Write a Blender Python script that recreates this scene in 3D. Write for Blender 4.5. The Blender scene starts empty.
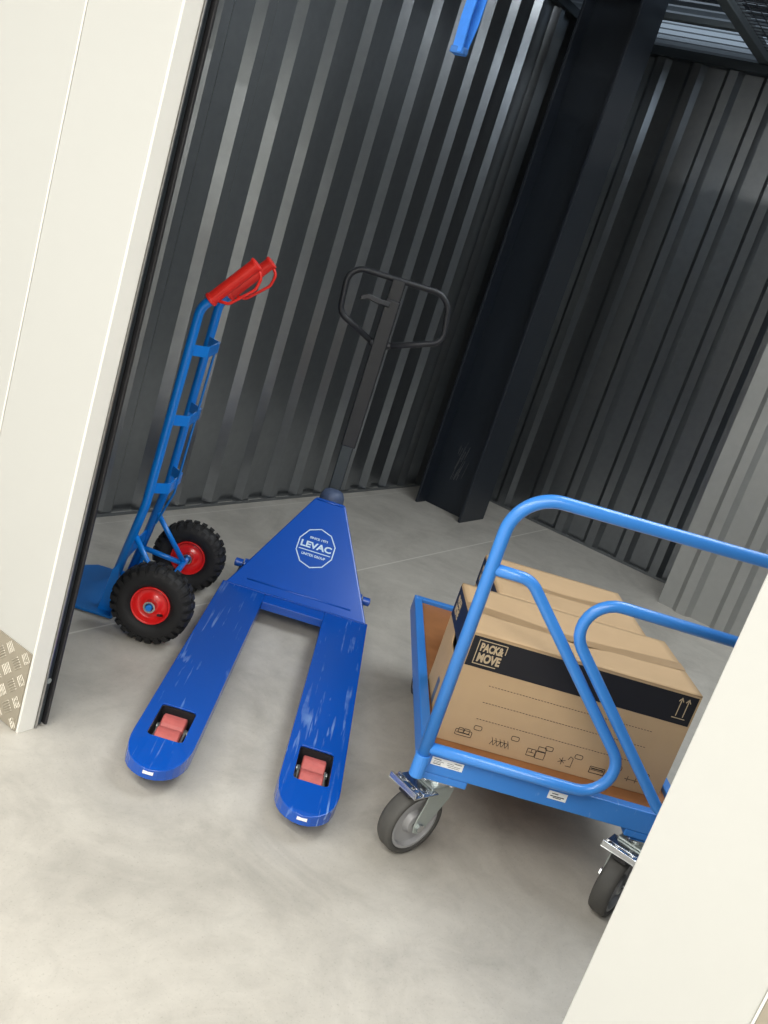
import bpy, bmesh, math, random
from mathutils import Vector, Matrix

random.seed(4)
S = bpy.context.scene
COL = S.collection

# ------------------------------------------------------------------ camera
F = Vector((0.83713, 0.47403, -0.27357)).normalized()
cam_pitch, cam_roll, cam_yaw, cam_h = 0.277, 0.317, 1.055, 1.435
f_px = 956.27
F = Vector((math.sin(cam_yaw)*math.cos(cam_pitch), math.cos(cam_yaw)*math.cos(cam_pitch), -math.sin(cam_pitch)))
Rr = Vector((math.cos(cam_yaw), -math.sin(cam_yaw), 0)); Uu = Rr.cross(F)
R2 = Rr*math.cos(cam_roll) + Uu*math.sin(cam_roll)
U2 = -Rr*math.sin(cam_roll) + Uu*math.cos(cam_roll)
cd = bpy.data.cameras.new('camera'); cam = bpy.data.objects.new('camera', cd); COL.objects.link(cam)
cam.matrix_world = Matrix(((R2.x, U2.x, -F.x, 0), (R2.y, U2.y, -F.y, 0), (R2.z, U2.z, -F.z, cam_h), (0, 0, 0, 1)))
cd.sensor_fit = 'VERTICAL'; cd.sensor_height = 24.0; cd.lens = f_px/1024*24.0
cd.clip_start = 0.02
S.camera = cam

# ------------------------------------------------------------------ world, lights, exposure
w = bpy.data.worlds.new('world'); S.world = w; w.use_nodes = True
w.node_tree.nodes['Background'].inputs[0].default_value = (0.75, 0.85, 1.0, 1)
w.node_tree.nodes['Background'].inputs[1].default_value = 0.05
S.view_settings.view_transform = 'Standard'; S.view_settings.look = 'None'
S.view_settings.gamma = 1.0; S.view_settings.use_curve_mapping = False
S.view_settings.exposure = 0.0

def area(name, loc, rot, sx, sy, power, color=(1, .97, .92)):
    l = bpy.data.lights.new(name, 'AREA'); l.shape = 'RECTANGLE'; l.size = sx; l.size_y = sy
    l.energy = power; l.color = color
    o = bpy.data.objects.new(name, l); o.location = loc; o.rotation_euler = rot; COL.objects.link(o)
    return o
# long LED strips of the corridor ceiling (run along Y), seen by nothing but lighting all
area('corridor_strip_lamp', (-.55, 0.3, 3.1), (0, 0, 0), 0.16, 7.4, 170)
area('corridor_far_lamp', (-1.9, -.2, 3.1), (0, 0, 0), 0.16, 6.4, 180)
area('hall_fill_lamp', (3.4, 0.5, 3.2), (0, 0, 0), 2.2, 1.2, 82, (.93, .97, 1))  # unseen fill above the mesh, added to brighten the unit's interior
area('hall_roof_lamp', (6.6, 2.2, 2.95), (math.pi, 0, 0), 0.5, 2.4, 5, (.8, .9, 1))

area('hall_far_lamp', (3.7, -2.6, 3.12), (math.radians(55), 0, 0), 1.6, .3, 40, (.75, .87, 1))
# ------------------------------------------------------------------ materials
def nmat(name):
    m = bpy.data.materials.new(name); m.use_nodes = True
    nt = m.node_tree; return m, nt, nt.nodes['Principled BSDF']
def mat(name, col, rough=.5, metal=0., spec=.5, var=0., vscale=30., bump=0., bscale=200., coat=0.):
    m, nt, b = nmat(name)
    b.inputs['Base Color'].default_value = (*col, 1); b.inputs['Roughness'].default_value = rough
    b.inputs['Metallic'].default_value = metal; b.inputs['Specular IOR Level'].default_value = spec
    b.inputs['Coat Weight'].default_value = coat; b.inputs['Coat Roughness'].default_value = .12
    tc = nt.nodes.new('ShaderNodeTexCoord')
    n = nt.nodes.new('ShaderNodeTexNoise'); n.inputs['Scale'].default_value = vscale; n.inputs['Detail'].default_value = 4
    nt.links.new(tc.outputs['Object'], n.inputs['Vector'])
    mx = nt.nodes.new('ShaderNodeMix'); mx.data_type = 'RGBA'
    mx.inputs['A'].default_value = (*[c*(1-var) for c in col], 1); mx.inputs['B'].default_value = (*[min(1, c*(1+var)) for c in col], 1)
    nt.links.new(n.outputs['Fac'], mx.inputs['Factor']); nt.links.new(mx.outputs['Result'], b.inputs['Base Color'])
    if bump:
        n2 = nt.nodes.new('ShaderNodeTexNoise'); n2.inputs['Scale'].default_value = bscale
        nt.links.new(tc.outputs['Object'], n2.inputs['Vector'])
        bp = nt.nodes.new('ShaderNodeBump'); bp.inputs['Strength'].default_value = bump; bp.inputs['Distance'].default_value = .002
        nt.links.new(n2.outputs['Fac'], bp.inputs['Height']); nt.links.new(bp.outputs['Normal'], b.inputs['Normal'])
    return m
def scratched(name, col, wear, rough, amt=.62, coat=.3):
    """painted metal with long pale scrapes and scuffs"""
    m, nt, b = nmat(name); L = nt.links.new
    b.inputs['Roughness'].default_value = rough; b.inputs['Coat Weight'].default_value = coat; b.inputs['Coat Roughness'].default_value = .2
    tc = nt.nodes.new('ShaderNodeTexCoord')
    facs = []
    for rot, sc, th in (((0, 0, .25), (60, 3, 20), amt), ((0, 0, -.5), (75, 4, 20), amt+.03), ((0, 0, 1.2), (50, 5, 20), amt+.05)):
        mp = nt.nodes.new('ShaderNodeMapping'); mp.inputs['Rotation'].default_value = rot; mp.inputs['Scale'].default_value = sc
        n = nt.nodes.new('ShaderNodeTexNoise'); n.inputs['Scale'].default_value = 1.0; n.inputs['Detail'].default_value = 3; n.inputs['Distortion'].default_value = .3
        r = nt.nodes.new('ShaderNodeMapRange'); r.inputs['From Min'].default_value = th; r.inputs['From Max'].default_value = th+.06
        L(tc.outputs['Object'], mp.inputs['Vector']); L(mp.outputs['Vector'], n.inputs['Vector']); L(n.outputs['Fac'], r.inputs['Value'])
        facs.append(r.outputs['Result'])
    big = nt.nodes.new('ShaderNodeTexNoise'); big.inputs['Scale'].default_value = 7; big.inputs['Detail'].default_value = 5
    L(tc.outputs['Object'], big.inputs['Vector'])
    br = nt.nodes.new('ShaderNodeMapRange'); br.inputs['From Min'].default_value = .42; br.inputs['From Max'].default_value = .68
    L(big.outputs['Fac'], br.inputs['Value'])
    a = facs[0]
    for q in facs[1:]:
        mm = nt.nodes.new('ShaderNodeMath'); mm.operation = 'MAXIMUM'; L(a, mm.inputs[0]); L(q, mm.inputs[1]); a = mm.outputs[0]
    mu = nt.nodes.new('ShaderNodeMath'); mu.operation = 'MULTIPLY'; L(a, mu.inputs[0]); L(br.outputs['Result'], mu.inputs[1])
    m2 = nt.nodes.new('ShaderNodeMath'); m2.operation = 'MULTIPLY'; m2.inputs[1].default_value = .55; L(mu.outputs[0], m2.inputs[0])
    mx = nt.nodes.new('ShaderNodeMix'); mx.data_type = 'RGBA'; mx.inputs['A'].default_value = (*col, 1); mx.inputs['B'].default_value = (*wear, 1)
    L(m2.outputs[0], mx.inputs['Factor']); L(mx.outputs['Result'], b.inputs['Base Color'])
    return m
def mat_floor():
    m, nt, b = nmat('polished_concrete'); L = nt.links.new
    tc = nt.nodes.new('ShaderNodeTexCoord')
    def noise(s, d, dist=0., rough=.6):
        n = nt.nodes.new('ShaderNodeTexNoise'); n.inputs['Scale'].default_value = s; n.inputs['Detail'].default_value = d
        n.inputs['Distortion'].default_value = dist; n.inputs['Roughness'].default_value = rough
        L(tc.outputs['Object'], n.inputs['Vector']); return n.outputs['Fac']
    def ramp(x, stops):
        r = nt.nodes.new('ShaderNodeValToRGB'); e = r.color_ramp.elements
        e[0].position, e[0].color = stops[0][0], (*stops[0][1], 1); e[1].position, e[1].color = stops[-1][0], (*stops[-1][1], 1)
        for p_, c_ in stops[1:-1]:
            q = e.new(p_); q.color = (*c_, 1)
        L(x, r.inputs['Fac']); return r.outputs['Color']
    c = ramp(noise(2.6, 8, 1.0, .65), [(.3, (.40, .38, .34)), (.5, (.50, .475, .425)), (.7, (.56, .535, .48))])
    c2 = ramp(noise(14, 6, .6, .7), [(.3, (.8, .8, .8)), (.6, (1, 1, 1)), (.75, (1.0, 1.0, 1.0))])
    mx = nt.nodes.new('ShaderNodeMix'); mx.data_type = 'RGBA'; mx.blend_type = 'MULTIPLY'; mx.inputs['Factor'].default_value = .55
    L(c, mx.inputs['A']); L(c2, mx.inputs['B'])
    # fine specks
    sp = ramp(noise(170, 2), [(.28, (.75, .74, .72)), (.4, (1, 1, 1)), (.8, (1, 1, 1))])
    mx2 = nt.nodes.new('ShaderNodeMix'); mx2.data_type = 'RGBA'; mx2.blend_type = 'MULTIPLY'; mx2.inputs['Factor'].default_value = .6
    L(mx.outputs['Result'], mx2.inputs['A']); L(sp, mx2.inputs['B'])
    # filled saw cuts along X
    sx = nt.nodes.new('ShaderNodeSeparateXYZ'); L(tc.outputs['Object'], sx.inputs[0])
    cur = mx2.outputs['Result']
    for y0, wd, k in ((2.005, .0024, .95), (2.70, .0022, .45)):
        d = nt.nodes.new('ShaderNodeMath'); d.operation = 'SUBTRACT'; L(sx.outputs['Y'], d.inputs[0]); d.inputs[1].default_value = y0
        a = nt.nodes.new('ShaderNodeMath'); a.operation = 'ABSOLUTE'; L(d.outputs[0], a.inputs[0])
        g = nt.nodes.new('ShaderNodeMapRange'); g.inputs['From Min'].default_value = wd; g.inputs['From Max'].default_value = wd*2.2
        g.inputs['To Min'].default_value = k; g.inputs['To Max'].default_value = 0; L(a.outputs[0], g.inputs['Value'])
        q = nt.nodes.new('ShaderNodeMix'); q.data_type = 'RGBA'; q.inputs['B'].default_value = (.68, .66, .6, 1)
        L(g.outputs['Result'], q.inputs['Factor']); L(cur, q.inputs['A']); cur = q.outputs['Result']
    L(cur, b.inputs['Base Color'])
    rr = nt.nodes.new('ShaderNodeMapRange'); rr.inputs['To Min'].default_value = .3; rr.inputs['To Max'].default_value = .52
    L(noise(5, 4), rr.inputs['Value']); L(rr.outputs['Result'], b.inputs['Roughness'])
    b.inputs['Specular IOR Level'].default_value = .45
    bp = nt.nodes.new('ShaderNodeBump'); bp.inputs['Strength'].default_value = .05; bp.inputs['Distance'].default_value = .003
    L(noise(40, 4), bp.inputs['Height']); L(bp.outputs['Normal'], b.inputs['Normal'])
    return m

M_FLOOR = mat_floor()
M_SHEET = mat('anthracite_coated_sheet', (.27, .288, .305), .28, .9, .5, .12, 25, .12, 260)
M_SHEET2 = mat('lighter_toned_sheet', (.42, .425, .41), .38, .4, .5, .08, 25, .1, 260)  # lighter, less metallic tone than the other sheet walls
M_STEEL_DARK = mat('dark_blue_grey_steel', (.016, .022, .032), .38, 0, .5, .15, 8)
M_WHITE = mat('cream_white_panel', (.545, .55, .53), .38, 0, .4, .012, 3, .03, 400)
M_WHITE2 = mat('white_trim', (.84, .83, .78), .4, 0, .4, .02, 6)
M_RUBBER = mat('black_rubber', (.016, .016, .017), .62, 0, .4, .3, 40, .3, 300)
M_BLACK = mat('black_paint', (.02, .02, .022), .4, 0, .5, .2, 30)
M_STEM = mat('dark_grey_handle_paint', (.026, .028, .033), .42, .2, .5, .15, 30)
M_ALU = mat('aluminium', (.5, .5, .5), .3, 1, .5, .1, 30)
M_ZINC = mat('zinc_plated', (.62, .64, .66), .25, 1, .5, .1, 60)
M_GALV = mat('galvanised_bracket', (.45, .5, .48), .42, .6, .5, .1, 40)
M_TREADPLATE = mat('tread_plate_aluminium', (.40, .36, .29), .42, .35, .5, .1, 20)
M_TREADBAR = mat('tread_plate_raised_bars', (.48, .445, .37), .36, .4, .5, .1, 20)
M_GUIDE = mat('guide_rail_paint', (.05, .062, .072), .3, .5, .5, .1, 20)
M_CART = mat('sky_blue_tube_paint', (.05, .26, .76), .3, 0, .5, .06, 12, coat=.3)
M_CART2 = scratched('sky_blue_frame_paint', (.035, .215, .66), (.4, .55, .8), .38, .66)
M_TRUCK = mat('royal_blue_paint', (.002, .21, .74), .32, 0, .5, .08, 12, coat=.3)
M_TRUCK_DK = mat('royal_blue_plate_paint', (.003, .15, .50), .4, 0, .5, .1, 12)
M_JACK = scratched('pallet_truck_blue_paint', (.002, .075, .43), (.3, .48, .78), .27)
M_JACKP = mat('pallet_truck_smooth_paint', (.002, .08, .46), .3, 0, .5, .06, 8, coat=.4)
M_RED = mat('red_plastic', (.9, .028, .018), .38, 0, .5, .06, 30)
M_RIM = mat('red_rim_paint', (.85, .02, .02), .26, 0, .5, .05, 20, coat=.5)
M_PU = mat('pink_polyurethane', (.46, .11, .10), .45, 0, .4, .25, 60)
M_CARD = mat('corrugated_cardboard', (.53, .37, .215), .75, 0, .25, .06, 15)
M_PRINT = mat('black_print', (.018, .018, .022), .6, 0, .3, .1, 20)
M_PRINTBLUE = mat('dark_blue_print', (.012, .022, .05), .5, 0, .3, .1, 20)
M_CREAM = mat('unprinted_card_letters', (.55, .43, .28), .7, 0, .3)
M_WOOD = mat('brown_plywood_deck', (.30, .125, .045), .5, 0, .4, .3, 14)
M_LABEL = mat('white_sticker', (.85, .86, .86), .4)
M_LOGO = mat('pale_blue_logo', (.62, .78, .92), .4)
M_WHEELGREY = mat('grey_wheel_rim', (.36, .36, .37), .42, .1, .5, .1, 30)
M_TYREGREY = mat('dark_grey_solid_tyre', (.07, .068, .064), .6, 0, .4, .25, 25)
M_BROWN = mat('primer_brown_housing', (.09, .04, .035), .5)
M_STRAP = mat('bright_blue_webbing', (.03, .19, .68), .6, 0, .4, .2, 60, .3, 400)
M_ROOF = mat('roof_deck_metal', (.30, .34, .38), .35, .7, .5, .1, 10)
M_BEAM = mat('grey_beam_paint', (.16, .19, .21), .45, .3)
M_MESH = mat('dark_wire_mesh', (.05, .055, .065), .45, .5)
M_TAPE = mat('brown_parcel_tape', (.40, .27, .15), .32, 0, .5, .08, 15)

# ------------------------------------------------------------------ helpers
def link(name, bm, m, parent=None, bevel=0., smooth=False, seg=2, autos=False):
    me = bpy.data.meshes.new(name); bmesh.ops.remove_doubles(bm, verts=bm.verts, dist=1e-6)
    bmesh.ops.recalc_face_normals(bm, faces=bm.faces); bm.to_mesh(me); bm.free()
    if smooth:
        for p_ in me.polygons: p_.use_smooth = True
    o = bpy.data.objects.new(name, me); COL.objects.link(o)
    if isinstance(m, (list, tuple)):
        for q in m: me.materials.append(q)
    else: me.materials.append(m)
    if parent: o.parent = parent
    if bevel:
        b = o.modifiers.new('bevel', 'BEVEL'); b.width = bevel; b.segments = seg; b.limit_method = 'ANGLE'; b.angle_limit = math.radians(35)
    return o
def tag(o, label=None, cat=None, group=None, kind=None):
    for k, v in (('label', label), ('category', cat), ('group', group), ('kind', kind)):
        if v: o[k] = v
    return o
def root(name, loc, rz, label, cat, group=None):
    o = bpy.data.objects.new(name, None); COL.objects.link(o); o.location = loc; o.rotation_euler = (0, 0, rz)
    o.empty_display_size = .1
    return tag(o, label, cat, group)
def box(bm, lo, hi, mtx=None):
    lo, hi = Vector(lo), Vector(hi)
    r = bmesh.ops.create_cube(bm, size=1)['verts']
    for v in r:
        v.co = Vector([(lo[i]+hi[i])/2 + v.co[i]*(hi[i]-lo[i]) for i in range(3)])
        if mtx: v.co = mtx @ v.co
    return r
def frame_of(d):
    d = d.normalized(); a = Vector((0, 0, 1)) if abs(d.z) < .9 else Vector((1, 0, 0))
    x = d.cross(a).normalized(); return x, d.cross(x).normalized()
def cyl(bm, a, b, r, n=20, r2=None):
    a, b = Vector(a), Vector(b); x, y = frame_of(b-a); r2 = r if r2 is None else r2
    A = [bm.verts.new(a+(x*math.cos(t)+y*math.sin(t))*r) for t in [2*math.pi*i/n for i in range(n)]]
    B = [bm.verts.new(b+(x*math.cos(t)+y*math.sin(t))*r2) for t in [2*math.pi*i/n for i in range(n)]]
    for i in range(n): bm.faces.new((A[i], A[(i+1) % n], B[(i+1) % n], B[i]))
    bm.faces.new(A[::-1]); bm.faces.new(B)
def fillet(pts, rad, n=7):
    pts = [Vector(p_) for p_ in pts]; out = [pts[0]]
    if not isinstance(rad, (list, tuple)): rad = [rad]*(len(pts)-2)
    for i in range(1, len(pts)-1):
        a = (pts[i-1]-pts[i]); b = (pts[i+1]-pts[i]); la, lb = a.length, b.length; a.normalize(); b.normalize()
        ang = a.angle(b); t = min(rad[i-1]/math.tan(ang/2), la*.49, lb*.49); r = t*math.tan(ang/2)
        c = pts[i]+(a+b).normalized()*(r/math.sin(ang/2))
        s = pts[i]+a*t-c; e = pts[i]+b*t-c; tot = s.angle(e)
        ax = s.cross(e)
        if ax.length < 1e-9: out.append(pts[i]); continue
        for k in range(n+1): out.append(c+Matrix.Rotation(tot*k/n, 3, ax) @ s)
    out.append(pts[-1]); return out
def tube(bm, pts, r, n=16, cap=True, closed=False):
    pts = [Vector(p_) for p_ in pts]
    ps = [pts[0]]
    for p_ in pts[1:]:
        if (p_-ps[-1]).length > 1e-5: ps.append(p_)
    pts = ps; N = len(pts); rings = []
    t0 = ((pts[1]-pts[-1]) if closed else (pts[1]-pts[0])).normalized(); x, y = frame_of(t0); prev = t0
    for i, p_ in enumerate(pts):
        if closed: t = (pts[(i+1) % N]-pts[i-1]).normalized()
        elif i == 0: t = (pts[1]-pts[0]).normalized()
        elif i == N-1: t = (pts[-1]-pts[-2]).normalized()
        else: t = ((pts[i+1]-p_).normalized()+(p_-pts[i-1]).normalized()).normalized()
        q = prev.rotation_difference(t); x = q @ x; y = q @ y; prev = t
        rings.append([bm.verts.new(p_+(x*math.cos(2*math.pi*k/n)+y*math.sin(2*math.pi*k/n))*r) for k in range(n)])
    for i in range(N if closed else N-1):
        A, B = rings[i], rings[(i+1) % N]
        for k in range(n): bm.faces.new((A[k], A[(k+1) % n], B[(k+1) % n], B[k]))
    if cap and not closed: bm.faces.new(rings[0][::-1]); bm.faces.new(rings[-1])
def ribbon(bm, pts, w, t, side):
    """flat bar following pts; `side` = direction of its width"""
    pts = [Vector(p_) for p_ in pts]; side = Vector(side).normalized(); rings = []
    for i, p_ in enumerate(pts):
        d = (pts[min(i+1, len(pts)-1)]-pts[max(i-1, 0)]).normalized(); nn = d.cross(side).normalized()
        rings.append([bm.verts.new(p_+side*a*w/2+nn*b*t/2) for a, b in ((1, 1), (-1, 1), (-1, -1), (1, -1))])
    for i in range(len(pts)-1):
        for k in range(4): bm.faces.new((rings[i][k], rings[i][(k+1) % 4], rings[i+1][(k+1) % 4], rings[i+1][k]))
    bm.faces.new(rings[0][::-1]); bm.faces.new(rings[-1])
def plate(bm, outer, holes=(), thick=.005, mtx=None):
    """2D outline (x,y) with holes at z=0, extruded down by thick"""
    es = []
    for loop in [outer]+list(holes):
        vs = [bm.verts.new((x, y, 0)) for x, y in loop]
        es += [bm.edges.new((vs[i], vs[(i+1) % len(vs)])) for i in range(len(vs))]
    r = bmesh.ops.triangle_fill(bm, edges=es, use_beauty=True)
    fs = [g for g in r['geom'] if isinstance(g, bmesh.types.BMFace)]
    ex = bmesh.ops.extrude_face_region(bm, geom=fs)
    nv = [g for g in ex['geom'] if isinstance(g, bmesh.types.BMVert)]
    for v in nv: v.co.z -= thick
    allv = set(nv) | {v for f_ in fs for v in f_.verts}
    if mtx:
        for v in allv: v.co = mtx @ v.co
def rrect(x0, x1, y0, y1, r, n=4):
    out = []
    for cx, cy, a0 in ((x1-r, y1-r, 0), (x0+r, y1-r, 90), (x0+r, y0+r, 180), (x1-r, y0+r, 270)):
        for k in range(n+1):
            a = math.radians(a0+90*k/n); out.append((cx+r*math.cos(a), cy+r*math.sin(a)))
    return out
def lathe(bm, prof, n=40, mtx=None, closed=True):
    """prof: (radius, axial) pairs around local X axis"""
    rings = []
    for r, a in prof:
        ring = []
        for k in range(n):
            t = 2*math.pi*k/n; v = Vector((a, r*math.cos(t), r*math.sin(t)))
            ring.append(bm.verts.new(mtx @ v if mtx else v))
        rings.append(ring)
    m_ = len(rings)
    for i in range(m_ if closed else m_-1):
        A, B = rings[i], rings[(i+1) % m_]
        for k in range(n): bm.faces.new((A[k], A[(k+1) % n], B[(k+1) % n], B[k]))
def stroke2d(bm, pts, w, mtx, closed=False, t=.0006):
    pts = [Vector((*p_, 0)) for p_ in pts]; N = len(pts)
    segs = N if closed else N-1
    for i in range(segs):
        a, b = pts[i], pts[(i+1) % N]; d = (b-a)
        if d.length < 1e-6: continue
        d.normalize(); nn = Vector((-d.y, d.x, 0)); a = a-d*w*.45; b = b+d*w*.45
        top = [mtx @ (q+Vector((0, 0, t))) for q in (a+nn*w/2, a-nn*w/2, b-nn*w/2, b+nn*w/2)]
        bot = [mtx @ q for q in (a+nn*w/2, a-nn*w/2, b-nn*w/2, b+nn*w/2)]
        T = [bm.verts.new(q) for q in top]; B = [bm.verts.new(q) for q in bot]
        bm.faces.new(T); bm.faces.new(B[::-1])
        for k in range(4): bm.faces.new((T[k], B[k], B[(k+1) % 4], T[(k+1) % 4]))
def text_bm(bm, s, x0, x1, y0, y1, mtx, bold=.0, t=.0006):
    """lettering fitted to a rectangle on the plane of mtx"""
    c = bpy.data.curves.new('t', 'FONT'); c.body = s; c.size = 1; c.offset = bold; c.extrude = .02; c.resolution_u = 3
    o = bpy.data.objects.new('t', c); COL.objects.link(o)
    dg = bpy.context.evaluated_depsgraph_get(); me = bpy.data.meshes.new_from_object(o.evaluated_get(dg))
    xs = [v.co.x for v in me.vertices]; ys = [v.co.y for v in me.vertices]
    ax, bx, ay, by = min(xs), max(xs), min(ys), max(ys)
    for v in me.vertices:
        v.co = mtx @ Vector((x0+(v.co.x-ax)/(bx-ax)*(x1-x0), y0+(v.co.y-ay)/(by-ay)*(y1-y0), t if v.co.z > 0 else 0))
    bm.from_mesh(me); bpy.data.objects.remove(o); bpy.data.curves.remove(c); bpy.data.meshes.remove(me)
def plane_mtx(o, x, y):
    o, x, y = Vector(o), Vector(x).normalized(), Vector(y).normalized(); z = x.cross(y)
    return Matrix(((x.x, y.x, z.x, o.x), (x.y, y.y, z.y, o.y), (x.z, y.z, z.z, o.z), (0, 0, 0, 1)))

# ================================================================== SETTING
XJ = 1.463          # plane of the white corridor wall
YB, XR, XB = 2.79, 5.635, 5.17
ZT = 2.79
def struct(name, bm, m, **k): return tag(link(name, bm, m, **k), kind='structure')

bm = bmesh.new(); box(bm, (-3.2, -5, -.12), (9, 6, 0)); struct('floor', bm, M_FLOOR)

def corrugated(bm, along0, along1, phase, pos, facing, crest, slant, depth, z0, z1, period=.214):
    """trapezoid sheet; facing: 'y-' -> runs along X, ribs towards -Y ; 'x-' -> runs along Y, ribs towards -X"""
    pr = [(along0, 0)]
    k = math.ceil((along0-phase)/period)
    while phase+k*period+2*slant+crest < along1:
        s = phase+k*period; pr += [(s, 0), (s+slant, depth), (s+slant+crest, depth), (s+2*slant+crest, 0)]; k += 1
    pr.append((along1, 0))
    back = .03
    fr = [[], []]
    for zi, z in enumerate((z0, z1)):
        for a, d in pr: fr[zi].append(bm.verts.new((a, pos-d, z) if facing == 'y-' else (pos-d, a, z)))
    for i in range(len(pr)-1): bm.faces.new((fr[0][i], fr[0][i+1], fr[1][i+1], fr[1][i]))
    if facing == 'y-': box(bm, (along0, pos+.002, z0), (along1, pos+back, z1))
    else: box(bm, (pos+.002, along0, z0), (pos+back, along1, z1))

bm = bmesh.new(); corrugated(bm, XJ+.03, 5.635, .686, YB, 'y-', .046, .034, .031, 0.0, ZT)
struct('wall_back', bm, M_SHEET)
bm = bmesh.new(); corrugated(bm, 1.09, YB, 1.035, XR, 'x-', .05, .028, .032, 0.0, ZT)
struct('wall_right', bm, M_SHEET)
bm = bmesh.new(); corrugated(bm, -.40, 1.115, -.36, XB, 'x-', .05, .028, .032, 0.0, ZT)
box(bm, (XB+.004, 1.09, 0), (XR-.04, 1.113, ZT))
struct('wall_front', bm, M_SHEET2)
bm = bmesh.new(); corrugated(bm, XJ+.03, XB+.03, .6, -.36, 'y-', .065, .02, .04, 0.0, ZT)
struct('wall_near', bm, M_SHEET)
bm = bmesh.new(); corrugated(bm, -.36, .187, -.5, XJ+.066, 'x-', .05, .0, .0, 0.0, ZT); box(bm, (XJ+.035, 1.68, 0), (XJ+.06, YB, ZT))
struct('wall_added_lining', bm, M_STEEL_DARK)  # unseen dark lining, added to keep the white panel backs out of reflections
# base rails and head rail of the sheet walls
bm = bmesh.new(); box(bm, (XJ+.06, YB-.0365, 0), (5.635, YB-.034, .016)); struct('baseboard_back', bm, M_SHEET, bevel=.002)
bm = bmesh.new(); box(bm, (XR-.0365, 1.12, 0), (XR-.034, YB-.05, .016)); struct('baseboard_right', bm, M_SHEET, bevel=.002)
bm = bmesh.new(); box(bm, (XR-.06, 1.0, ZT-.0), (XR+.05, YB+.04, ZT+.05)); struct('trim_1', bm, M_GUIDE, bevel=.004)
bm = bmesh.new(); box(bm, (XJ, YB-.05, ZT-.0), (XR-.07, YB+.05, ZT+.05)); struct('trim_2', bm, M_GUIDE, bevel=.004)
# white corridor wall left of the opening (two panels with a shadow gap), right pier, opposite wall, header
bm = bmesh.new()
box(bm, (XJ, 1.64, 0), (XJ+.03, 1.925, ZT)); box(bm, (XJ, 1.9285, 0), (XJ+.03, 5.0, ZT))
box(bm, (XJ+.002, 1.92, 0), (XJ+.02, 1.934, ZT))
struct('wall_left', bm, M_WHITE, bevel=.0015)
bm = bmesh.new(); box(bm, (XJ-.0008, 1.632, 0), (XJ+.047, 1.6395, 2.15)); box(bm, (XJ+.0475, 1.6335, 0), (XJ+.0495, 1.6395, 2.15))
struct('trim_3', bm, M_WHITE2, bevel=.001)
bm = bmesh.new(); box(bm, (XJ, -.058, 0), (XJ+.03, .187, ZT)); struct('wall_pier', bm, M_WHITE, bevel=.002)
bm = bmesh.new(); box(bm, (XJ-.004, -.0625, 0), (XJ+.03, -.0581, ZT)); struct('trim_4', bm, M_WHITE2, bevel=.001)
bm = bmesh.new(); box(bm, (XJ, -3.5, 0), (XJ+.03, -.063, ZT)); struct('wall_beyond_pier', bm, M_WHITE)
bm = bmesh.new(); box(bm, (XJ, .188, 2.15), (XJ+.03, 1.62, ZT)); struct('wall_header', bm, M_WHITE)
bm = bmesh.new(); box(bm, (-2.75, -3.5, 0), (-2.72, 5, 3.2)); struct('wall_opposite', bm, M_WHITE)
bm = bmesh.new(); box(bm, (-2.72, 5.0, 0), (XJ+.03, 5.03, 3.2)); struct('wall_far', bm, M_WHITE)
bm = bmesh.new(); box(bm, (-2.72, -3.53, 0), (XJ+.03, -3.5, 3.2)); struct('wall_end', bm, M_WHITE)
bm = bmesh.new(); box(bm, (-2.75, -3.53, 3.201), (XJ+.03, 5.03, 3.23)); struct('ceiling', bm, M_WHITE)

# roof deck high above (ribs along Y)
bm = bmesh.new(); pr = []; x = XJ+.1
while x < 9.2:
    pr += [(x, 0), (x+.03, -.04), (x+.065, -.04), (x+.095, 0)]; x += .13
va = [bm.verts.new((a, -4, 3.3+d)) for a, d in pr]; vb = [bm.verts.new((a, 6, 3.3+d)) for a, d in pr]
for i in range(len(pr)-1): bm.faces.new((va[i], va[i+1], vb[i+1], vb[i]))
struct('ceiling_deck', bm, M_ROOF)

# tread plate kick panels on the white wall
def tread(name, y0, y1, z1):
    bm = bmesh.new(); box(bm, (XJ-.004, y0, .004), (XJ-.0005, y1, z1))
    base = tag(link(name, bm, M_TREADPLATE), kind='structure')
    bb = bmesh.new(); p_ = .043; cnt = 0
    ny, nz = int((y1-y0)/p_)+3, int(z1/p_)+3
    for i in range(-ny-nz, ny+nz):
        for j in range(-ny-nz, ny+nz):
            cy = y0+.5*(y1-y0)+(i-j)*p_*.72; cz = z1*.5+(i+j)*p_*.72
            if not (y0+.012 < cy < y1-.012 and .015 < cz < z1-.012): continue
            ang = math.radians(45 if (i+j) % 2 else -45)
            for k in range(5):
                o = (k-2)*.0065; c, s = math.cos(ang), math.sin(ang)
                a = Vector((XJ-.0045, cy+c*.013-s*o, cz+s*.013+c*o)); b = Vector((XJ-.0045, cy-c*.013-s*o, cz-s*.013+c*o))
                if min(a.y, b.y) < y0 or max(a.y, b.y) > y1 or min(a.z, b.z) < 0.003 or max(a.z, b.z) > z1: continue
                d = (b-a).normalized(); nn = Vector((0, -d.z, d.y))*.0016
                T = [bb.verts.new(q+Vector((-.0014, 0, 0))) for q in (a+nn*.5, a-nn*.5, b-nn*.5, b+nn*.5)]
                B = [bb.verts.new(q) for q in (a+nn-d*.001, a-nn-d*.001, b-nn+d*.001, b+nn+d*.001)]
                bb.faces.new(T)
                for q in range(4): bb.faces.new((T[q], B[q], B[(q+1) % 4], T[(q+1) % 4]))
    for zz in (.03, .085, .14, .2): cyl(bb, (XJ-.0045, y0+.012, zz), (XJ-.0065, y0+.012, zz), .0035, 10)
    link('tread_bars', bb, M_TREADBAR, base)
tread('baseboard_left', 1.6405, 2.35, .222)
tread('baseboard_beyond_pier', -.75, -.0632, .62)

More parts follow.
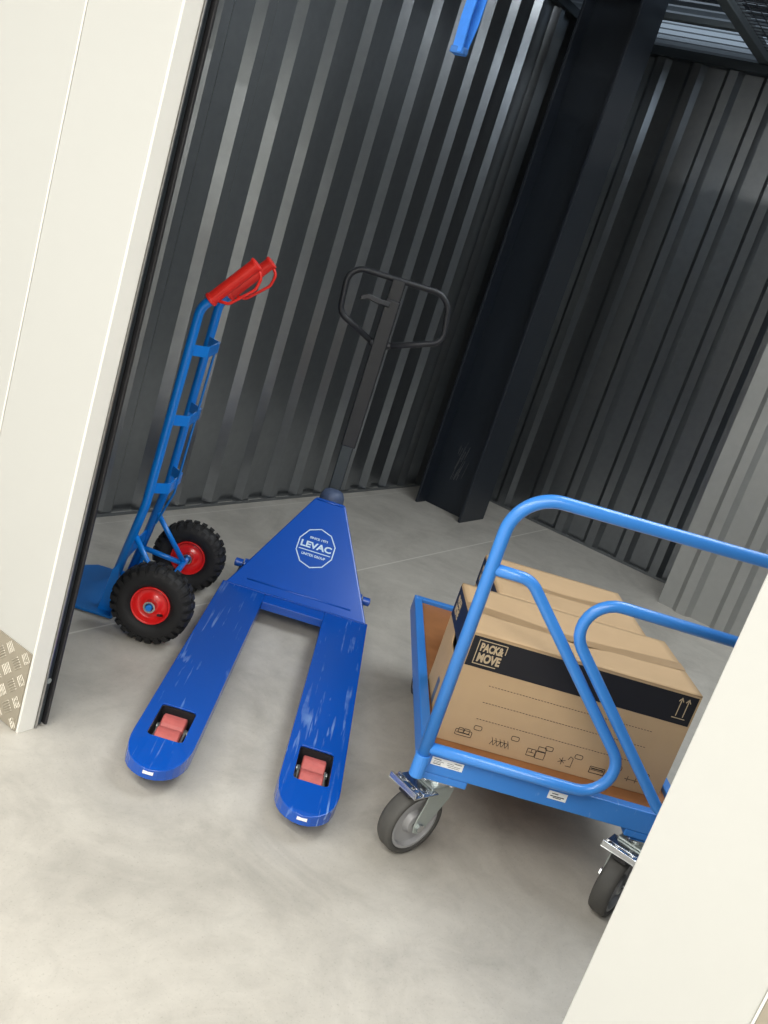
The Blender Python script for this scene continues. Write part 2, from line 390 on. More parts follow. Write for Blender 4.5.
bm = bmesh.new(); box(bm, (XJ-.003, 1.924, .223), (XJ-.0004, 1.9295, ZT)); struct('trim_5', bm, M_WHITE2, bevel=.001)
# door guide rail behind the white trim
g = root('door_guide_rail', (0, 0, 0), 0, 'dark blue-grey vertical roller door guide rail behind the white jamb trim at left', 'guide rail')
bm = bmesh.new(); box(bm, (XJ+.0500, 1.6285, .0), (XJ+.0545, 1.66, 2.15)); link('guide_lip', bm, M_ALU, g, .001)
bm = bmesh.new(); box(bm, (XJ+.0545, 1.636, .004), (XJ+.072, 1.665, 2.15)); link('guide_channel', bm, M_GUIDE, g, .003)
bm = bmesh.new(); box(bm, (XJ+.075, 1.626, .006), (XJ+.083, 1.66, 2.15)); box(bm, (XJ+.071, 1.648, .03), (XJ+.076, 1.66, 2.15)); link('guide_brush', bm, M_BLACK, g, .002)
bm = bmesh.new(); cyl(bm, (XJ+.063, 1.6355, .135), (XJ+.063, 1.633, .135), .0075, 14); link('rivet', bm, M_GALV, g)
b_ = bmesh.new(); box(b_, (1.66, 1.79, 0), (1.70, 1.90, .022)); box(b_, (1.60, 1.79, 0), (1.66, 1.90, .012))
tag(link('floor_bracket', b_, M_GUIDE, None, .003), 'small dark grey bracket lying on the concrete behind the door guide rail', 'bracket')

# H-section steel column in front of the back corner
c = root('steel_column', (0, 0, 0), 0, 'dark navy H-section steel column standing in the back corner with a scuff near its foot', 'column')
bm = bmesh.new(); box(bm, (4.945, 2.262, 0), (4.958, 2.552, 3.25)); link('web', bm, M_STEEL_DARK, c)
for y0 in (2.246, 2.552):
    bm = bmesh.new(); box(bm, (4.84, y0, 0), (5.14, y0+.016, 3.25)); link('flange', bm, M_STEEL_DARK, c, .003)
bm = bmesh.new(); box(bm, (4.80, 2.20, 2.86), (4.838, 2.60, 3.04)); link('end_plate', bm, M_STEEL_DARK, c, .004)
# scuff on the web
bm = bmesh.new(); mt = plane_mtx((4.9445, 2.262, 0), (0, 1, 0), (0, 0, 1))
mt = plane_mtx((4.9445, 2.552, 0), (0, -1, 0), (0, 0, 1))
random.seed(8)
for k in range(26):
    u = .125+random.gauss(0, .018); z = .17+random.random()*.2; l = .03+random.random()*.07
    stroke2d(bm, [(u, z), (u+.012*(l/.08), z+l)], .0012+random.random()*.003, mt, t=.0003)
link('scuff_marks', bm, mat('grey_scuff', (.10, .105, .11), .7), c)

# wire mesh cover and its edge beam, cross bar
ms = root('wire_mesh_cover', (0, 0, 0), 0, 'dark wire mesh cover over the storage unit, at the upper right', 'mesh panel')
bm = bmesh.new()
x = 2.0
while x < 5.7: box(bm, (x, -.36, 2.872), (x+.004, 1.80, 2.876)); x += .05
y = -.33
while y < 1.80: box(bm, (1.6, y, 2.876), (5.7, y+.004, 2.88)); y += .05
link('mesh_wires', bm, M_MESH, ms)
bm = bmesh.new(); box(bm, (1.6, 1.77, 2.842), (5.7, 1.83, 2.90)); link('edge_beam', bm, M_BEAM, ms, .004)
for yy in (1.2, .45):
    bm = bmesh.new(); box(bm, (1.6, yy, 2.881), (5.7, yy+.05, 2.93)); link('cross_beam', bm, M_GUIDE, ms, .004)
bm = bmesh.new(); box(bm, (5.40, -.4, 2.935), (5.45, 2.85, 2.965))
tag(link('ceiling_bar', bm, M_BEAM, None, .003), 'thin grey steel bar crossing above the mesh cover beside the column head', 'bar')

# blue pull strap
st = root('pull_strap', (XJ+.067, 1.018, 1.753), 0, 'bright blue webbing loop hanging from the top of the doorway', 'strap')
bm = bmesh.new()
ribbon(bm, [(0, .0, .0), (.002, .003, .06), (.004, .0, .14), (.003, .004, .26), (.0, .0, .45)], .026, .0022, (.3, 1, 0))
ribbon(bm, [(0.0, .0, .0), (.013, .0, -.003), (.016, -.006, .05), (.014, -.010, .14), (.010, -.008, .26), (.004, 0, .45)], .026, .0022, (.15, 1, .0))
link('webbing', bm, M_STRAP, st)
bm = bmesh.new(); box(bm, (-.0015, -.0145, -.003), (.015, .0145, .009)); link('stitched_end', bm, mat('dark_blue_webbing', (.02, .12, .4), .7), st, .002)

# ================================================================== PALLET TRUCK
jk = root('pallet_truck', (1.659, 1.113, 0), -1.012, 'deep blue pallet truck with scratched forks and tall dark handle', 'pallet truck')
ZF = .085
def droop(o_bm):
    for v in o_bm.verts:
        if v.co.y < .11: v.co.z -= (.11-v.co.y)**2*1.3
for sgn in (-1, 1):
    cx = sgn*.1935; hw = .081
    nose = [(.081, .150), (.080, .118), (.076, .090), (.068, .062), (.056, .042), (.041, .028), (.022, .018), (0, .014)]
    out = [(cx+a, b) for a, b in [(hw, 1.25)]]+[(cx+a, b) for a, b in [(.081, .9), (.081, .5)]]
    out += [(cx+a, b) for a, b in nose]+[(cx-a, b) for a, b in nose[-2::-1]]+[(cx-.081, .5), (cx-.081, .9), (cx-hw, 1.25)]
    hole = rrect(cx-.047, cx+.047, .146, .31, .012)
    bm = bmesh.new(); plate(bm, out, [hole], .006, Matrix.Translation((0, 0, ZF)))
    # skirts
    inner = [(cx+(x_-cx)*.955, y_+(.004 if y_ < .12 else 0)) for x_, y_ in out]
    for i in range(len(out)-1):
        a, b, c2, d2 = out[i], out[i+1], inner[i+1], inner[i]
        vs = [[bm.verts.new((*q, z if z else ZF-.052+max(0, .13-q[1])*.21)) for q in (a, b, c2, d2)] for z in (ZF-.006, None)]
        for k in range(4): bm.faces.new((vs[0][k], vs[0][(k+1) % 4], vs[1][(k+1) % 4], vs[1][k]))
        bm.faces.new(vs[0]); bm.faces.new(vs[1][::-1])
    # window rim walls, black to stand in for the shadow inside the cutout
    bh = bmesh.new()
    for i in range(len(hole)):
        a, b = hole[i], hole[(i+1) % len(hole)]
        bh.faces.new([bh.verts.new(q) for q in ((*a, ZF-.007), (*b, ZF-.007), (*b, .012), (*a, .012))])
    droop(bm)
    fk = link('fork', bm, M_JACK, jk, .003)
    link('window_shadow_rim', bh, M_BLACK, fk)
    for vy in (.196, .262):
        bm = bmesh.new(); mt = Matrix.Translation((cx, vy, .041))
        lathe(bm, [(.012, -.032), (.034, -.032), (.038, -.029), (.038, .029), (.034, .032), (.012, .032)], 28, mt)
        link('load_roller', bm, M_PU, fk)
    bm = bmesh.new()
    for s2 in (-1, 1):
        plate(bm, rrect(.185, .272, .03, .052, .01), (), .005, plane_mtx((cx+s2*.0385, 0, 0), (0, 1, 0), (0, 0, 1)) if s2 > 0 else plane_mtx((cx-.0335, 0, 0), (0, 1, 0), (0, 0, 1)))
    for vy in (.196, .262): cyl(bm, (cx-.043, vy, .041), (cx+.043, vy, .041), .009, 14)
    link('roller_bracket', bm, M_GALV, fk)
    # scrape marks: bright sticker on the nose
    bm = bmesh.new(); box(bm, (cx-.013, .0135, .060), (cx+.013, .0160, .0675)); link('nose_sticker', bm, M_LABEL, fk)
# cross beam between the forks + side frames
bm = bmesh.new()
box(bm, (-.1125, 1.165, ZF-.03), (.1125, 1.172, ZF-.002)); box(bm, (-.1125, 1.165, ZF-.007), (.1125, 1.262, ZF-.001))
link('cross_beam', bm, M_JACKP, jk, .002)
v0, z0_, v1, z1_ = 1.244, .085, 1.590, .394
SL = math.hypot(v1-v0, z1_-z0_); mpl = plane_mtx((0, v0, z0_), (1, 0, 0), (0, v1-v0, z1_-z0_))
bm = bmesh.new()
cxp = .009
plate(bm, [(-.266, 0), (.270, 0), (.240, .07), (.074, SL-.012), (.066, SL), (-.048, SL), (-.056, SL-.012), (-.232, .07)], (), .034, mpl)
body = link('body_plate', bm, M_JACKP, jk, .007, seg=3)
bm = bmesh.new()
for a, b in (((-.195, .036), (.2, .036)),): tube(bm, [mpl @ Vector((*a, -.0022)), mpl @ Vector((*b, -.0022))], .0045, 8)
link('pressed_ridge', bm, M_JACKP, body, smooth=True); bm = bmesh.new()
tube(bm, [mpl @ Vector((-.045, SL-.012, .0)), mpl @ Vector((.062, SL-.012, .0))], .0035, 8)
link('plate_lip', bm, M_JACKP, body, smooth=True)
# weld line and lap plates where the forks meet the body
bm = bmesh.new(); box(bm, (-.266, 1.236, ZF), (.266, 1.246, ZF+.003)); link('weld_strip', bm, M_JACKP, body, .001)
# logo
mlg = mpl @ Matrix.Translation((.009, .240, .0002))
bm = bmesh.new()
dec = [(.073*math.sin(math.radians(36*k)), .086*math.cos(math.radians(36*k))) for k in range(10)]
stroke2d(bm, dec, .0042, mlg, True)
text_bm(bm, 'LEVAC', -.060, .060, -.006, .022, mlg, .035)
stroke2d(bm, [(-.060, -.017), (.060, -.017)], .0035, mlg)
text_bm(bm, 'SINCE 1971', -.033, .036, .035, .045, mlg, .03)
text_bm(bm, 'UNITEX GROUP', -.046, .046, -.040, -.029, mlg, .03)
link('logo_print', bm, M_LOGO, body)
# side frames, lift crank pins
for sgn in (-1, 1):
    bm = bmesh.new(); x0 = sgn*.238
    plate(bm, [(1.255, .035), (1.44, .05), (1.45, .09), (1.40, .115), (1.33, .10), (1.255, .075)], (), .014, plane_mtx((x0+.007, 0, 0), (0, 1, 0), (0, 0, 1)))
    link('side_frame', bm, M_GUIDE, jk, .003)
    bm = bmesh.new(); cyl(bm, (sgn*.235, 1.385, .115), (sgn*.264, 1.385, .115), .016, 20); cyl(bm, (sgn*.264, 1.385, .115), (sgn*.266, 1.385, .115), .010, 16)
    link('crank_pin', bm, M_JACKP, jk, .001)
bm = bmesh.new(); cyl(bm, (-.23, 1.385, .115), (.23, 1.385, .115), .022, 20); link('crank_shaft', bm, M_JACKP, jk)
# hydraulic pump, steering wheels
bm = bmesh.new()
cyl(bm, (.008, 1.665, .10), (.008, 1.665, .355), .045, 28); box(bm, (-.05, 1.62, .12), (.06, 1.73, .20)); cyl(bm, (.006, 1.615, .12), (.006, 1.615, .34), .022, 20)
pump = link('hydraulic_pump', bm, M_GUIDE, jk, .003)
bm = bmesh.new(); mtv = Matrix.Translation((.008, 1.66, .355)) @ Matrix.Rotation(-math.pi/2, 4, 'Y')
lathe(bm, [(.001, .068), (.022, .066), (.038, .058), (.047, .040), (.050, .018), (.050, 0), (.001, 0)], 32, mtv, False); link('pump_head', bm, mat('worn_grey_blue_cap', (.07, .10, .18), .5, .1, .5, .2, 60), pump, smooth=True)
for sgn in (-1, 1):
    bm = bmesh.new(); mt = Matrix.Translation((.005+sgn*.05, 1.67, .09))
    lathe(bm, [(.02, -.022), (.085, -.022), (.09, -.017), (.09, .017), (.085, .022), (.02, .022)], 32, mt)
    wh = link('steering_wheel', bm, M_TYREGREY, jk)
    bm = bmesh.new(); lathe(bm, [(.008, -.02), (.021, -.022), (.021, .022), (.008, .02)], 20, mt); link('wheel_hub', bm, M_ZINC, wh)
bm = bmesh.new(); cyl(bm, (-.08, 1.67, .09), (.09, 1.67, .09), .0085, 12); cyl(bm, (.005, 1.67, .085), (.005, 1.67, .14), .024, 16); link('steer_axle', bm, M_STEM, jk)
# handle
HV = 1.68
bm = bmesh.new(); box(bm, (-.018, HV-.014, .40), (.030, HV+.014, .64)); link('handle_socket', bm, M_GUIDE, jk, .004)
bm = bmesh.new(); box(bm, (-.021, HV-.017, .60), (.036, HV+.017, 1.19)); box(bm, (-.019, HV+.0, 1.17), (.034, HV+.024, 1.268)); link('handle_stem', bm, M_STEM, jk, .005)
mh = plane_mtx((.008, HV, 0), (1, .18, .02), (0, .12, 1))
P = [(-.008, 1.0), (-.150, 1.085), (-.178, 1.255), (.213, 1.262), (.232, 1.075), (.030, 1.015)]
zz = 1.25
def HP(a, b): return Vector((.0+a*1.0, HV+a*.16+(b-1.0)*.06, b+a*.02))
bm = bmesh.new()
tube(bm, fillet([HP(-.012, 1.012), HP(-.172, 1.092), HP(-.186, 1.268), HP(.208, 1.262), HP(.236, 1.085), HP(.016, 1.012)], [.055, .06, .075, .05], 8), .0115, 16)
lp = link('handle_loop', bm, M_STEM, jk, smooth=True)
bm = bmesh.new(); cyl(bm, HP(-.03, 1.02)+Vector((0, 0, 0)), HP(-.012, 1.012), .015, 12); cyl(bm, HP(.045, 1.022), HP(.025, 1.014), .015, 12); link('loop_clamp', bm, M_STEM, lp)
bm = bmesh.new(); ribbon(bm, [(.0, HV-.02, 1.17), (-.05, HV-.03, 1.172), (-.085, HV-.035, 1.178), (-.112, HV-.035, 1.165)], .02, .012, (0, .2, 1))
link('release_lever', bm, M_STEM, jk, .003)

# ================================================================== HAND TRUCK
ht = root('hand_truck', (2.307, 2.012, 0), .552, 'royal blue two-wheeled hand truck with red grips and knobbly tyres, beside the left jamb', 'hand truck')
for sgn in (-1, 1):
    u = sgn*.134
    bm = bmesh.new()
    pth = fillet([(u, .172, .03), (u, .118, .40), (u, .104, 1.045), (u, -.019, 1.2125)], [.3, .07], 10)
    tube(bm, pth, .0145, 18); link('frame_tube', bm, M_TRUCK, ht, smooth=True)
    # red grip along the top end
    a = Vector((u, .080, 1.080)); b = Vector((u, -.024, 1.219)); d = (b-a).normalized()
    bm = bmesh.new(); prof = []
    tube(bm, [a, a+d*.004, b-d*.004, b], .0195, 20)
    cyl(bm, a-d*.004, a+d*.006, .0225, 20); cyl(bm, b-d*.006, b+d*.003, .0225, 20)
    gr = link('grip', bm, M_RED, ht, smooth=False, bevel=.002)
    # knuckle guard: closed loop below / outside of the grip
    nrm = Vector((0, -.80, -.6)).normalized()
    bm = bmesh.new()
    pts = fillet([a+d*.012+nrm*.012, a+d*.035+nrm*.042, a+d*.125+nrm*.056, b-d*.012+nrm*.040, b-d*.004+nrm*.01], [.02, .03, .025], 5)
    tube(bm, pts, .0048, 10); link('knuckle_guard', bm, M_RED, gr, smooth=True)
# cross bars with bowed back bars
for z, v in ((.915, .110), (.687, .114), (.455, .120)):
    bm = bmesh.new()
    ribbon(bm, fillet([(-.128, v, z), (-.075, v-.050, z), (.075, v-.050, z), (.128, v, z)], .02, 4), .034, .005, (0, 0, 1))
    link('bowed_crossbar', bm, M_TRUCK, ht)
bm = bmesh.new(); ribbon(bm, [(-.128, .150, .20), (.128, .150, .20)], .04, .005, (0, 0, 1)); link('crossbar', bm, M_TRUCK, ht)
bm = bmesh.new(); tube(bm, [(.02, .058, .90), (.01, .062, .66), (0, .066, .42), (0, .10, .30)], .004, 8); link('stay_rod', bm, M_TRUCK_DK, ht)
# toe plate with a folded back
bm = bmesh.new(); ol = [(-.183, .125), (.183, .125), (.183, .300), (.150, .335), (-.150, .335), (-.183, .300)]
plate(bm, ol, (), .008, Matrix.Translation((0, 0, .014)))
box(bm, (-.183, .125, .008), (.183, .132, .07))
link('toe_plate', bm, M_TRUCK_DK, ht, .002)
for sgn in (-1, 1):
    bm = bmesh.new(); plate(bm, [(.13, .012), (.185, .012), (.168, .16), (.150, .19)], (), .006, plane_mtx((sgn*.146+.003, 0, 0), (0, 1, 0), (0, 0, 1)))
    link('toe_gusset', bm, M_TRUCK, ht, .001)
# axle and braces
bm = bmesh.new(); cyl(bm, (-.275, 0, .13), (.275, 0, .13), .010, 16); link('axle', bm, M_TRUCK, ht)
for sgn in (-1, 1):
    u = sgn*.13
    bm = bmesh.new(); tube(bm, [(u, .132, .295), (u*1.12, .0, .135)], .0095, 12); link('axle_brace', bm, M_TRUCK, ht, smooth=True)
    bm = bmesh.new(); tube(bm, [(u, .148, .15), (u*1.12, .0, .13)], .0095, 12); link('axle_brace', bm, M_TRUCK, ht, smooth=True)
# wheels
def truck_wheel(cx, side):
    mt = Matrix.Translation((cx, 0, .13))
    w_ = root_part('wheel', ht)
    R_, hw = .122, .040
    bm = bmesh.new()
    prof = [(.061, -.020), (.064, -.028), (.079, -.038), (.100, -.041), (.113, -.036), (.119, -.026), (.122, -.012), (.122, .012), (.119, .026), (.113, .036), (.100, .041), (.079, .038), (.064, .028), (.061, .020)]
    lathe(bm, prof, 64, mt)
    # tread blocks: alternating shoulder lugs and centre blocks
    N = 26
    for k in range(N):
        for s in (-1, 1):
            t0 = 2*math.pi*(k+(.25 if s > 0 else -.25)*.9)/N
            da = 2*math.pi/N*.30
            vs = []
            for t in (t0-da, t0+da):
                for (r, a) in ((.1205, .003*s), (.1295, .003*s), (.1295, .026*s), (.121, .0385*s), (.104, .0425*s), (.104, .036*s)):
                    vs.append(bm.verts.new(mt @ Vector((a, r*math.cos(t), r*math.sin(t)))))
            n_ = 6
            for i in range(n_): bm.faces.new((vs[i], vs[(i+1) % n_], vs[n_+(i+1) % n_], vs[n_+i]))
            bm.faces.new(vs[:n_]); bm.faces.new(vs[n_:][::-1])
    ty = link('tyre', bm, M_RUBBER, w_)
    ty.data.polygons.foreach_set('use_smooth', [i < 64*14 for i in range(len(ty.data.polygons))])
    bm = bmesh.new()
    lathe(bm, [(.0625, -.030), (.0605, -.031), (.056, -.026), (.053, -.012), (.046, -.006), (.030, -.010), (.024, -.016), (.012, -.016),
               (.012, .016), (.024, .016), (.030, .010), (.046, .006), (.053, .012), (.056, .026), (.0605, .031), (.0625, .030)], 48, mt)
    rim = link('rim', bm, M_RIM, w_, smooth=True)
    bm = bmesh.new(); lathe(bm, [(.0135, -.042), (.019, -.042), (.019, .042), (.0135, .042)], 24, mt); link('hub', bm, M_ZINC, w_)
    return w_
def root_part(name, parent):
    o = bpy.data.objects.new(name, None); COL.objects.link(o); o.parent = parent; o.empty_display_size = .05; return o
wn = truck_wheel(-.235, -1); wf = truck_wheel(.235, 1)
bm = bmesh.new(); mt = Matrix.Translation((-.235, 0, .13))
tube(bm, [mt @ Vector((-.012, -.040, -.028)), mt @ Vector((-.030, -.030, -.022))], .004, 10); link('valve_stem', bm, M_BLACK, wn, smooth=True)
bm = bmesh.new(); cyl(bm, (-.274, 0, .13), (-.286, 0, .13), .0105, 20); link('axle_cap', bm, M_TRUCK, ht, .002)
bm = bmesh.new(); cyl(bm, (.274, 0, .13), (.286, 0, .13), .0105, 20); link('axle_cap', bm, M_TRUCK, ht, .002)

# ================================================================== PLATFORM CART
ct = root('platform_cart', (1.9594, .7992, 0), -.9779, 'light blue platform cart with a tubular push handle and brown deck carrying two boxes', 'cart')
W, LD, ZD = .70, 1.035, .285
bm = bmesh.new(); box(bm, (.024, .024, .262), (W-.024, LD-.024, ZD)); link('deck_board', bm, M_WOOD, ct)
for lo, hi in (((0, -.004, .243), (W, .026, .303)), ((0, LD-.026, .243), (W, LD, .298)), ((-.002, .0265, .243), (.026, LD-.0265, .298)), ((W-.026, .0265, .243), (W+.002, LD-.0265, .298))):
    bm = bmesh.new(); box(bm, lo, hi); link('frame_rail', bm, M_CART2, ct, .003)
VP = -.018
# push handle
bm = bmesh.new()
tube(bm, fillet([(.0, VP-.002, .236), (-.001, VP-.002, .988), (W+.001, VP-.002, 1.004), (W, VP-.002, .236)], .105, 12), .0158, 20)
ph = link('push_handle', bm, M_CART, ct, smooth=True)
for ux in (0, W):
    bm = bmesh.new(); cyl(bm, (ux, VP-.002, .238), (ux, VP-.002, .299), .0188, 22); link('handle_sleeve', bm, M_CART, ct, .001)
# two point-symmetric inner braces
CU, CZ = W/2, .5575
def zz_path(s):
    p_ = [(.0, .797), (.096, .797), (.553, .318), (.0, .318)]
    return [Vector(((q[0] if s > 0 else 2*CU-q[0]), VP-.001, (q[1] if s > 0 else 2*CZ-q[1]))) for q in p_]
for s in (1, -1):
    bm = bmesh.new(); tube(bm, fillet(zz_path(s), [.06, .074], 10), .0142, 18); link('handle_brace', bm, M_CART, ct, smooth=True)
# stickers
def sticker(lo, hi, lines):
    bm = bmesh.new(); mt = plane_mtx((0, -.0046, 0), (1, 0, 0), (0, 0, 1)); mt2 = mt
    box(bm, (lo[0], -.0052, lo[1]), (hi[0], -.0043, hi[1])); o = link('sticker', bm, M_LABEL, ct)
    bm = bmesh.new(); mt = plane_mtx((0, -.0053, 0), (1, 0, 0), (0, 0, 1))
    for (a, b, c2, d2) in lines: stroke2d(bm, [(lo[0]+(hi[0]-lo[0])*a, lo[1]+(hi[1]-lo[1])*b), (lo[0]+(hi[0]-lo[0])*c2, lo[1]+(hi[1]-lo[1])*b)], d2, mt, t=.0002)
    link('sticker_print', bm, M_PRINT, o)
sticker((.027, .269), (.108, .2905), [(.08, .78, .28, .0018), (.08, .55, .38, .0009), (.08, .38, .3, .0009), (.08, .2, .3, .0018), (.5, .62, .7, .0009), (.5, .4, .92, .0009), (.72, .78, .93, .0014), (.55, .2, .9, .0009)])
sticker((.330, .267), (.378, .289), [(.2, .72, .5, .002), (.15, .42, .85, .0025), (.3, .25, .7, .002)])
# casters
def caster(u, v, ang, swivel=True):
    cs = root_part('caster', ct); cs.location = (u, v, 0); cs.rotation_euler = (0, 0, ang)
    # local: x = wheel axis, y = direction the pivot leads the hub
    hy = -.045 if swivel else 0
    RW = .09
    rot = Matrix.Rotation(-ang, 4, 'Z')
    bm = bmesh.new(); plate(bm, rrect(-.045, .045, -.042, .042, .008), (), .004, Matrix.Translation((0, 0, .2222)) @ rot)
    cyl(bm, (0, 0, .218), (0, 0, .204), .036, 28)
    for a, b in ((-.034, -.032), (.034, -.032), (-.034, .032), (.034, .032)):
        q = rot @ Vector((a, b, 0)); cyl(bm, (q.x, q.y, .218), (q.x, q.y, .212), .0075, 6)
    link('mounting_plate', bm, M_ZINC, cs, .001)
    bm = bmesh.new()
    for s in (-1, 1):
        plate(bm, [(-.046, .204), (.038, .204), (.030, .165), (hy+.030, .100), (hy+.016, .076), (hy, .070), (hy-.016, .078), (hy-.020, .100), (-.050, .160)], (), .004, plane_mtx((s*.034+.002, 0, 0), (0, 1, 0), (0, 0, 1)))
    box(bm, (-.036, -.046, .200), (.036, .038, .206)); link('wheel_fork', bm, M_GALV, cs, .0015)
    if swivel:
        bm = bmesh.new()
        box(bm, (-.050, -.118, .196), (.050, -.035, .1995)); box(bm, (-.050, -.118, .196), (.050, -.114, .212)); box(bm, (-.050, -.090, .1995), (.050, -.086, .206))
        for x_ in (-.034, .034): cyl(bm, (x_, -.101, .199), (x_, -.101, .208), .008, 6)
        box(bm, (-.014, -.109, .199), (.014, -.095, .205)); link('brake_pedal', bm, M_ZINC, cs, .0012)
        bm = bmesh.new(); box(bm, (-.020, -.105, .176), (.020, -.050, .1955)); link('brake_block', bm, M_BLACK, cs, .003)
    mt = Matrix.Translation((0, hy, RW+.001))
    bm = bmesh.new(); lathe(bm, [(.071, -.019), (.078, -.0245), (.086, -.023), (.090, -.014), (.090, .014), (.086, .023), (.078, .0245), (.071, .019)], 56, mt)
    link('tyre', bm, M_TYREGREY, cs, smooth=True)
    bm = bmesh.new(); lathe(bm, [(.073, -.0215), (.066, -.0215), (.061, -.009), (.032, -.008), (.025, -.022), (.010, -.024), (.010, .024), (.025, .022), (.032, .008), (.061, .009), (.066, .0215), (.073, .0215)], 48, mt)
    link('wheel_rim', bm, M_WHEELGREY, cs, smooth=False, bevel=.001)
    bm = bmesh.new(); cyl(bm, mt @ Vector((-.042, 0, 0)), mt @ Vector((.042, 0, 0)), .0065, 12); cyl(bm, mt @ Vector((.036, 0, 0)), mt @ Vector((.043, 0, 0)), .012, 6); cyl(bm, mt @ Vector((-.036, 0, 0)), mt @ Vector((-.043, 0, 0)), .012, 6)
    link('axle_bolt', bm, M_ZINC, cs)
    return cs
# brackets between frame and casters
for lo, hi in (((.014, -.002, .2225), (.133, .100, .2425)), ((W-.150, -.002, .2225), (W-.03, .090, .2425)), ((.05, LD-.18, .2225), (.15, LD-.08, .2425)), ((W-.15, LD-.18, .2225), (W-.05, LD-.08, .2425))):
    bm = bmesh.new(); box(bm, lo, hi); link('caster_bracket', bm, M_CART2, ct, .003)
# wheel face normal (.61,-.78) local -> x axis; rolling dir (.78,.61)
A1 = math.atan2(-.78, .61)
caster(.068, .048, A1+.025)
caster(.606, .033, math.atan2(-.636, .775)+.025)
caster(.100, LD-.13, 0, False)
caster(W-.100, LD-.13, 0, False)

# ================================================================== MOVING BOXES
def carton(name, lo, hi, label, full):
    """box with origin at its near-left bottom corner in cart coordinates (world placed)"""
    ca, sa = math.cos(-.953), math.sin(-.953)
    wx = 1.958+lo[0]*ca-lo[1]*sa; wy = .753+lo[0]*sa+lo[1]*ca
    r = root(name, (wx, wy, lo[2]), -.953, label, 'box', 'printed moving boxes on the platform cart')
    X, Y, Z = hi[0]-lo[0], hi[1]-lo[1], hi[2]-lo[2]
    # walls with a hand hole on the left face
    bm = bmesh.new(); t = .005
    box(bm, (0, 0, 0), (X, t, Z)); box(bm, (0, Y-t, 0), (X, Y, Z)); box(bm, (X-t, t, 0), (X, Y-t, Z)); box(bm, (0, t, 0), (X, Y-t, t))
    hc = rrect(Y*.5-.05, Y*.5+.045, Z-.128, Z-.086, .02)
    plate(bm, [(t, 0), (Y-t, 0), (Y-t, Z), (t, Z)], [hc] if full else [], t, plane_mtx((t, 0, 0), (0, 1, 0), (0, 0, 1)))
    body = link('carton_body', bm, M_CARD, r, .0015)
    # two long top flaps meeting in the middle, gently sagging
    for s in (0, 1):
        bm = bmesh.new(); n = 24; m_ = 10; g_ = []
        for i in range(n+1):
            row = []
            for j in range(m_+1):
                fx, fy = i/n, j/m_
                y_ = fy*Y/2 if s == 0 else Y-fy*Y/2
                sag = -.010*math.sin(math.pi*fx)*fy**1.5 - (.014*math.exp(-((fx-.33-.22*fy)/.07)**2)*math.sin(math.pi*fy) if (s == 0 and full) else 0)
                row.append(bm.verts.new((.001+fx*(X-.002), y_, Z+.001+sag)))
            g_.append(row)
        for i in range(n):
            for j in range(m_): bm.faces.new((g_[i][j], g_[i+1][j], g_[i+1][j+1], g_[i][j+1]))
        fl = link('top_flap', bm, M_CARD, r, smooth=True)
        so = fl.modifiers.new('thick', 'SOLIDIFY'); so.thickness = .004; so.offset = 0
    # tape along the meeting line, folded down both ends
    bm = bmesh.new(); n = 24
    for i in range(n):
        q = []
        for fx in (i/n, (i+1)/n):
            z_ = Z+.0045-.010*math.sin(math.pi*fx)
            q += [(fx*X, Y/2-.025, z_), (fx*X, Y/2+.025, z_)]
        vs = [bm.verts.new(c_) for c_ in (q[0], q[1], q[3], q[2])]; bm.faces.new(vs)
    link('parcel_tape', bm, M_TAPE, r)
    # printed band round the left and front faces
    zb, zt = Z-.088, Z-.006
    bm = bmesh.new(); box(bm, (.004, -.0008, zb), (X-.006, -.0002, zt)); bf = link('printed_band', bm, M_PRINT, r)
    bm = bmesh.new(); box(bm, (-.0009, .002, zb-.006), (-.0002, Y-.002, zt)); bl = link('printed_band', bm, M_PRINTBLUE, r)
    mt = plane_mtx((0, -.0009, 0), (1, 0, 0), (0, 0, 1))
    bm = bmesh.new()
    stroke2d(bm, [(.021, zt-.008), (.093, zt-.008), (.093, zt-.030)], .0022, mt); stroke2d(bm, [(.021, zt-.008), (.021, zb+.010), (.080, zb+.010)], .0022, mt)
    text_bm(bm, 'PACK&', .028, .088, zt-.037, zt-.014, mt, .045); text_bm(bm, 'MOVE', .028, .088, zb+.016, zt-.041, mt, .045)
    link('band_logo', bm, M_CREAM, bf); bm = bmesh.new()
    for k in (0, 1):
        x_ = X-.048+k*.019
        stroke2d(bm, [(x_, zb+.022), (x_, zt-.010)], .0022, mt); stroke2d(bm, [(x_-.0055, zt-.019), (x_, zt-.010), (x_+.0055, zt-.019)], .0022, mt)
    stroke2d(bm, [(X-.056, zb+.016), (X-.022, zb+.016)], .0022, mt)
    link('up_arrows', bm, M_CREAM, bf)
    ml = plane_mtx((-.0010, Y, 0), (0, -1, 0), (0, 0, 1))
    bm = bmesh.new()
    text_bm(bm, 'PACK&', .030, .095, zt-.038, zt-.016, ml, .045); text_bm(bm, 'MOVE', .030, .095, zb+.014, zt-.042, ml, .045)
    link('band_logo', bm, M_CREAM, bl)
    # front print: dashed writing lines, pictograms, tick boxes
    mt = plane_mtx((0, -.0002, 0), (1, 0, 0), (0, 0, 1))
    for z_ in (.177, .130, .082):
        x_ = .083; bm = bmesh.new()
        while x_ < .525: stroke2d(bm, [(x_, z_), (x_+.0034, z_)], .0014, mt, t=.0004); x_ += .0082
        link('writing_line', bm, M_PRINT, r)
    def rr(x0, x1, y0, y1, r_=.003, w_=.0014): stroke2d(bm, rrect(x0, x1, y0, y1, r_, 3), w_, mt, True, .0004)
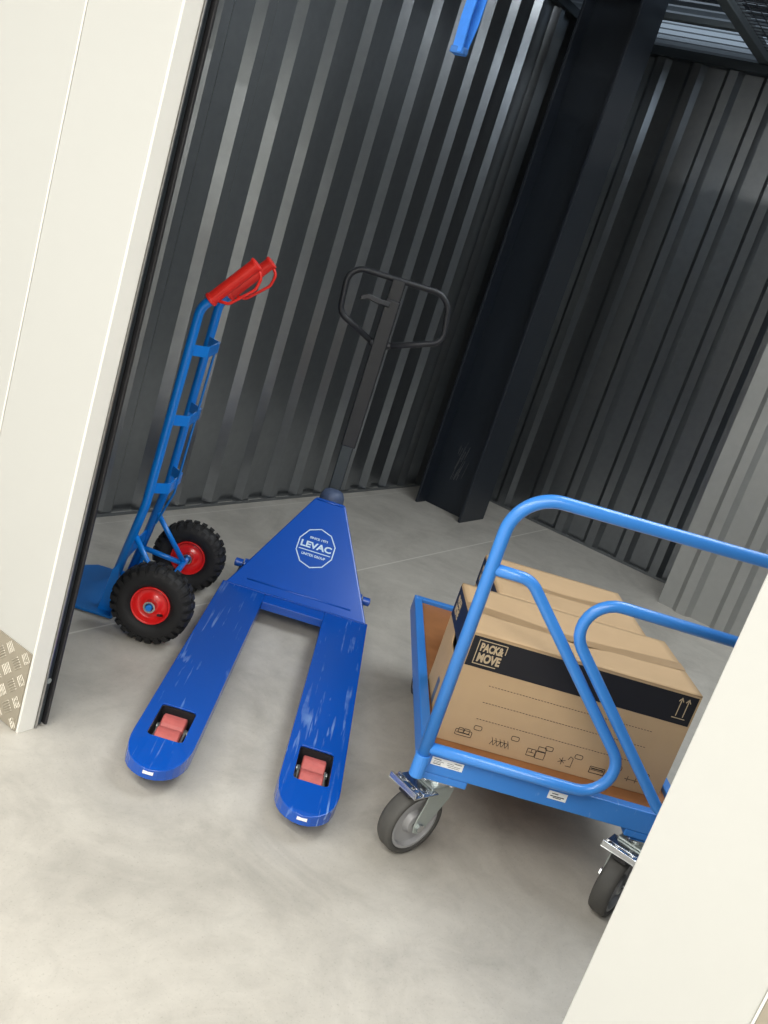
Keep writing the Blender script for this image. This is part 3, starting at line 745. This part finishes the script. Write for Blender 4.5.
    for cx_, cz_ in ((.095, .057), (.196, .056), (.289, .054), (.370, .054), (.478, .054), (.554, .053)):
        bm = bmesh.new(); rr(cx_-.010, cx_+.010, cz_-.006, cz_+.006, .004); link('tick_box', bm, M_PRINT, r)
    L = lambda pts, cl=False, w_=.0013: stroke2d(bm, pts, w_, mt, cl, .0004)
    bz = .035
    bm = bmesh.new(); rr(.042, .085, bz-.010, bz+.006, .003); L([(.046, bz-.003), (.081, bz-.003)]); rr(.049, .062, bz-.002, bz+.011, .002); rr(.064, .078, bz-.002, bz+.011, .002)   # sofa
    link('pictogram', bm, M_PRINT, r); bm = bmesh.new()
    for x_ in (.142, .152, .163, .174, .184):                                               # chairs round a table
        L([(x_-.005, bz-.012), (x_, bz), (x_-.004, bz+.008)]); L([(x_+.004, bz-.012), (x_, bz)])
    L([(.146, bz+.001), (.182, bz+.001)])
    link('pictogram', bm, M_PRINT, r); bm = bmesh.new()
    rr(.236, .258, bz-.014, bz+.006, .001); rr(.260, .284, bz-.016, bz+.004, .001); rr(.262, .283, bz+.006, bz+.018, .001); L([(.240, bz-.004), (.254, bz-.004)]); L([(.247, bz+.006), (.247, bz-.002)])
    link('pictogram', bm, M_PRINT, r); bm = bmesh.new()
    L([(.322, bz-.008), (.340, bz)]); L([(.331, bz+.006), (.331, bz-.014)]); L([(.324, bz+.001), (.338, bz-.008)]); L([(.345, bz-.015), (.358, bz-.015), (.358, bz+.010), (.350, bz+.014), (.346, bz+.004)])
    link('pictogram', bm, M_PRINT, r); bm = bmesh.new()
    rr(.408, .448, bz-.014, bz+.004, .001, .0016); L([(.410, bz-.005), (.446, bz-.005)]); L([(.412, bz-.001), (.444, bz-.001)], w_=.003)
    link('pictogram', bm, M_PRINT, r); bm = bmesh.new()
    L([(.505, bz-.004), (.540, bz-.004)]); L([(.512, bz+.004), (.512, bz-.010)]); L([(.534, bz+.004), (.534, bz-.010)])
    link('pictogram', bm, M_PRINT, r)
    if full:
        bm = bmesh.new(); mt3 = plane_mtx((-.0007, 0, 0), (0, -1, 0), (0, 0, 1)); box(bm, (-.0008, .172, .002), (-.0002, .204, .075)); link('blue_tape_piece', bm, mat('faded_blue_tape', (.10, .14, .22), .5), r)
    return r
carton('moving_box', (.005, .126, .2855), (.614, .456, .590), 'larger cardboard moving box at the front of the cart, black printed band with white lettering', True)
carton('moving_box', (.115, .462, .2855), (.560, .790, .588), 'smaller cardboard moving box half hidden behind the larger printed one on the cart', False)
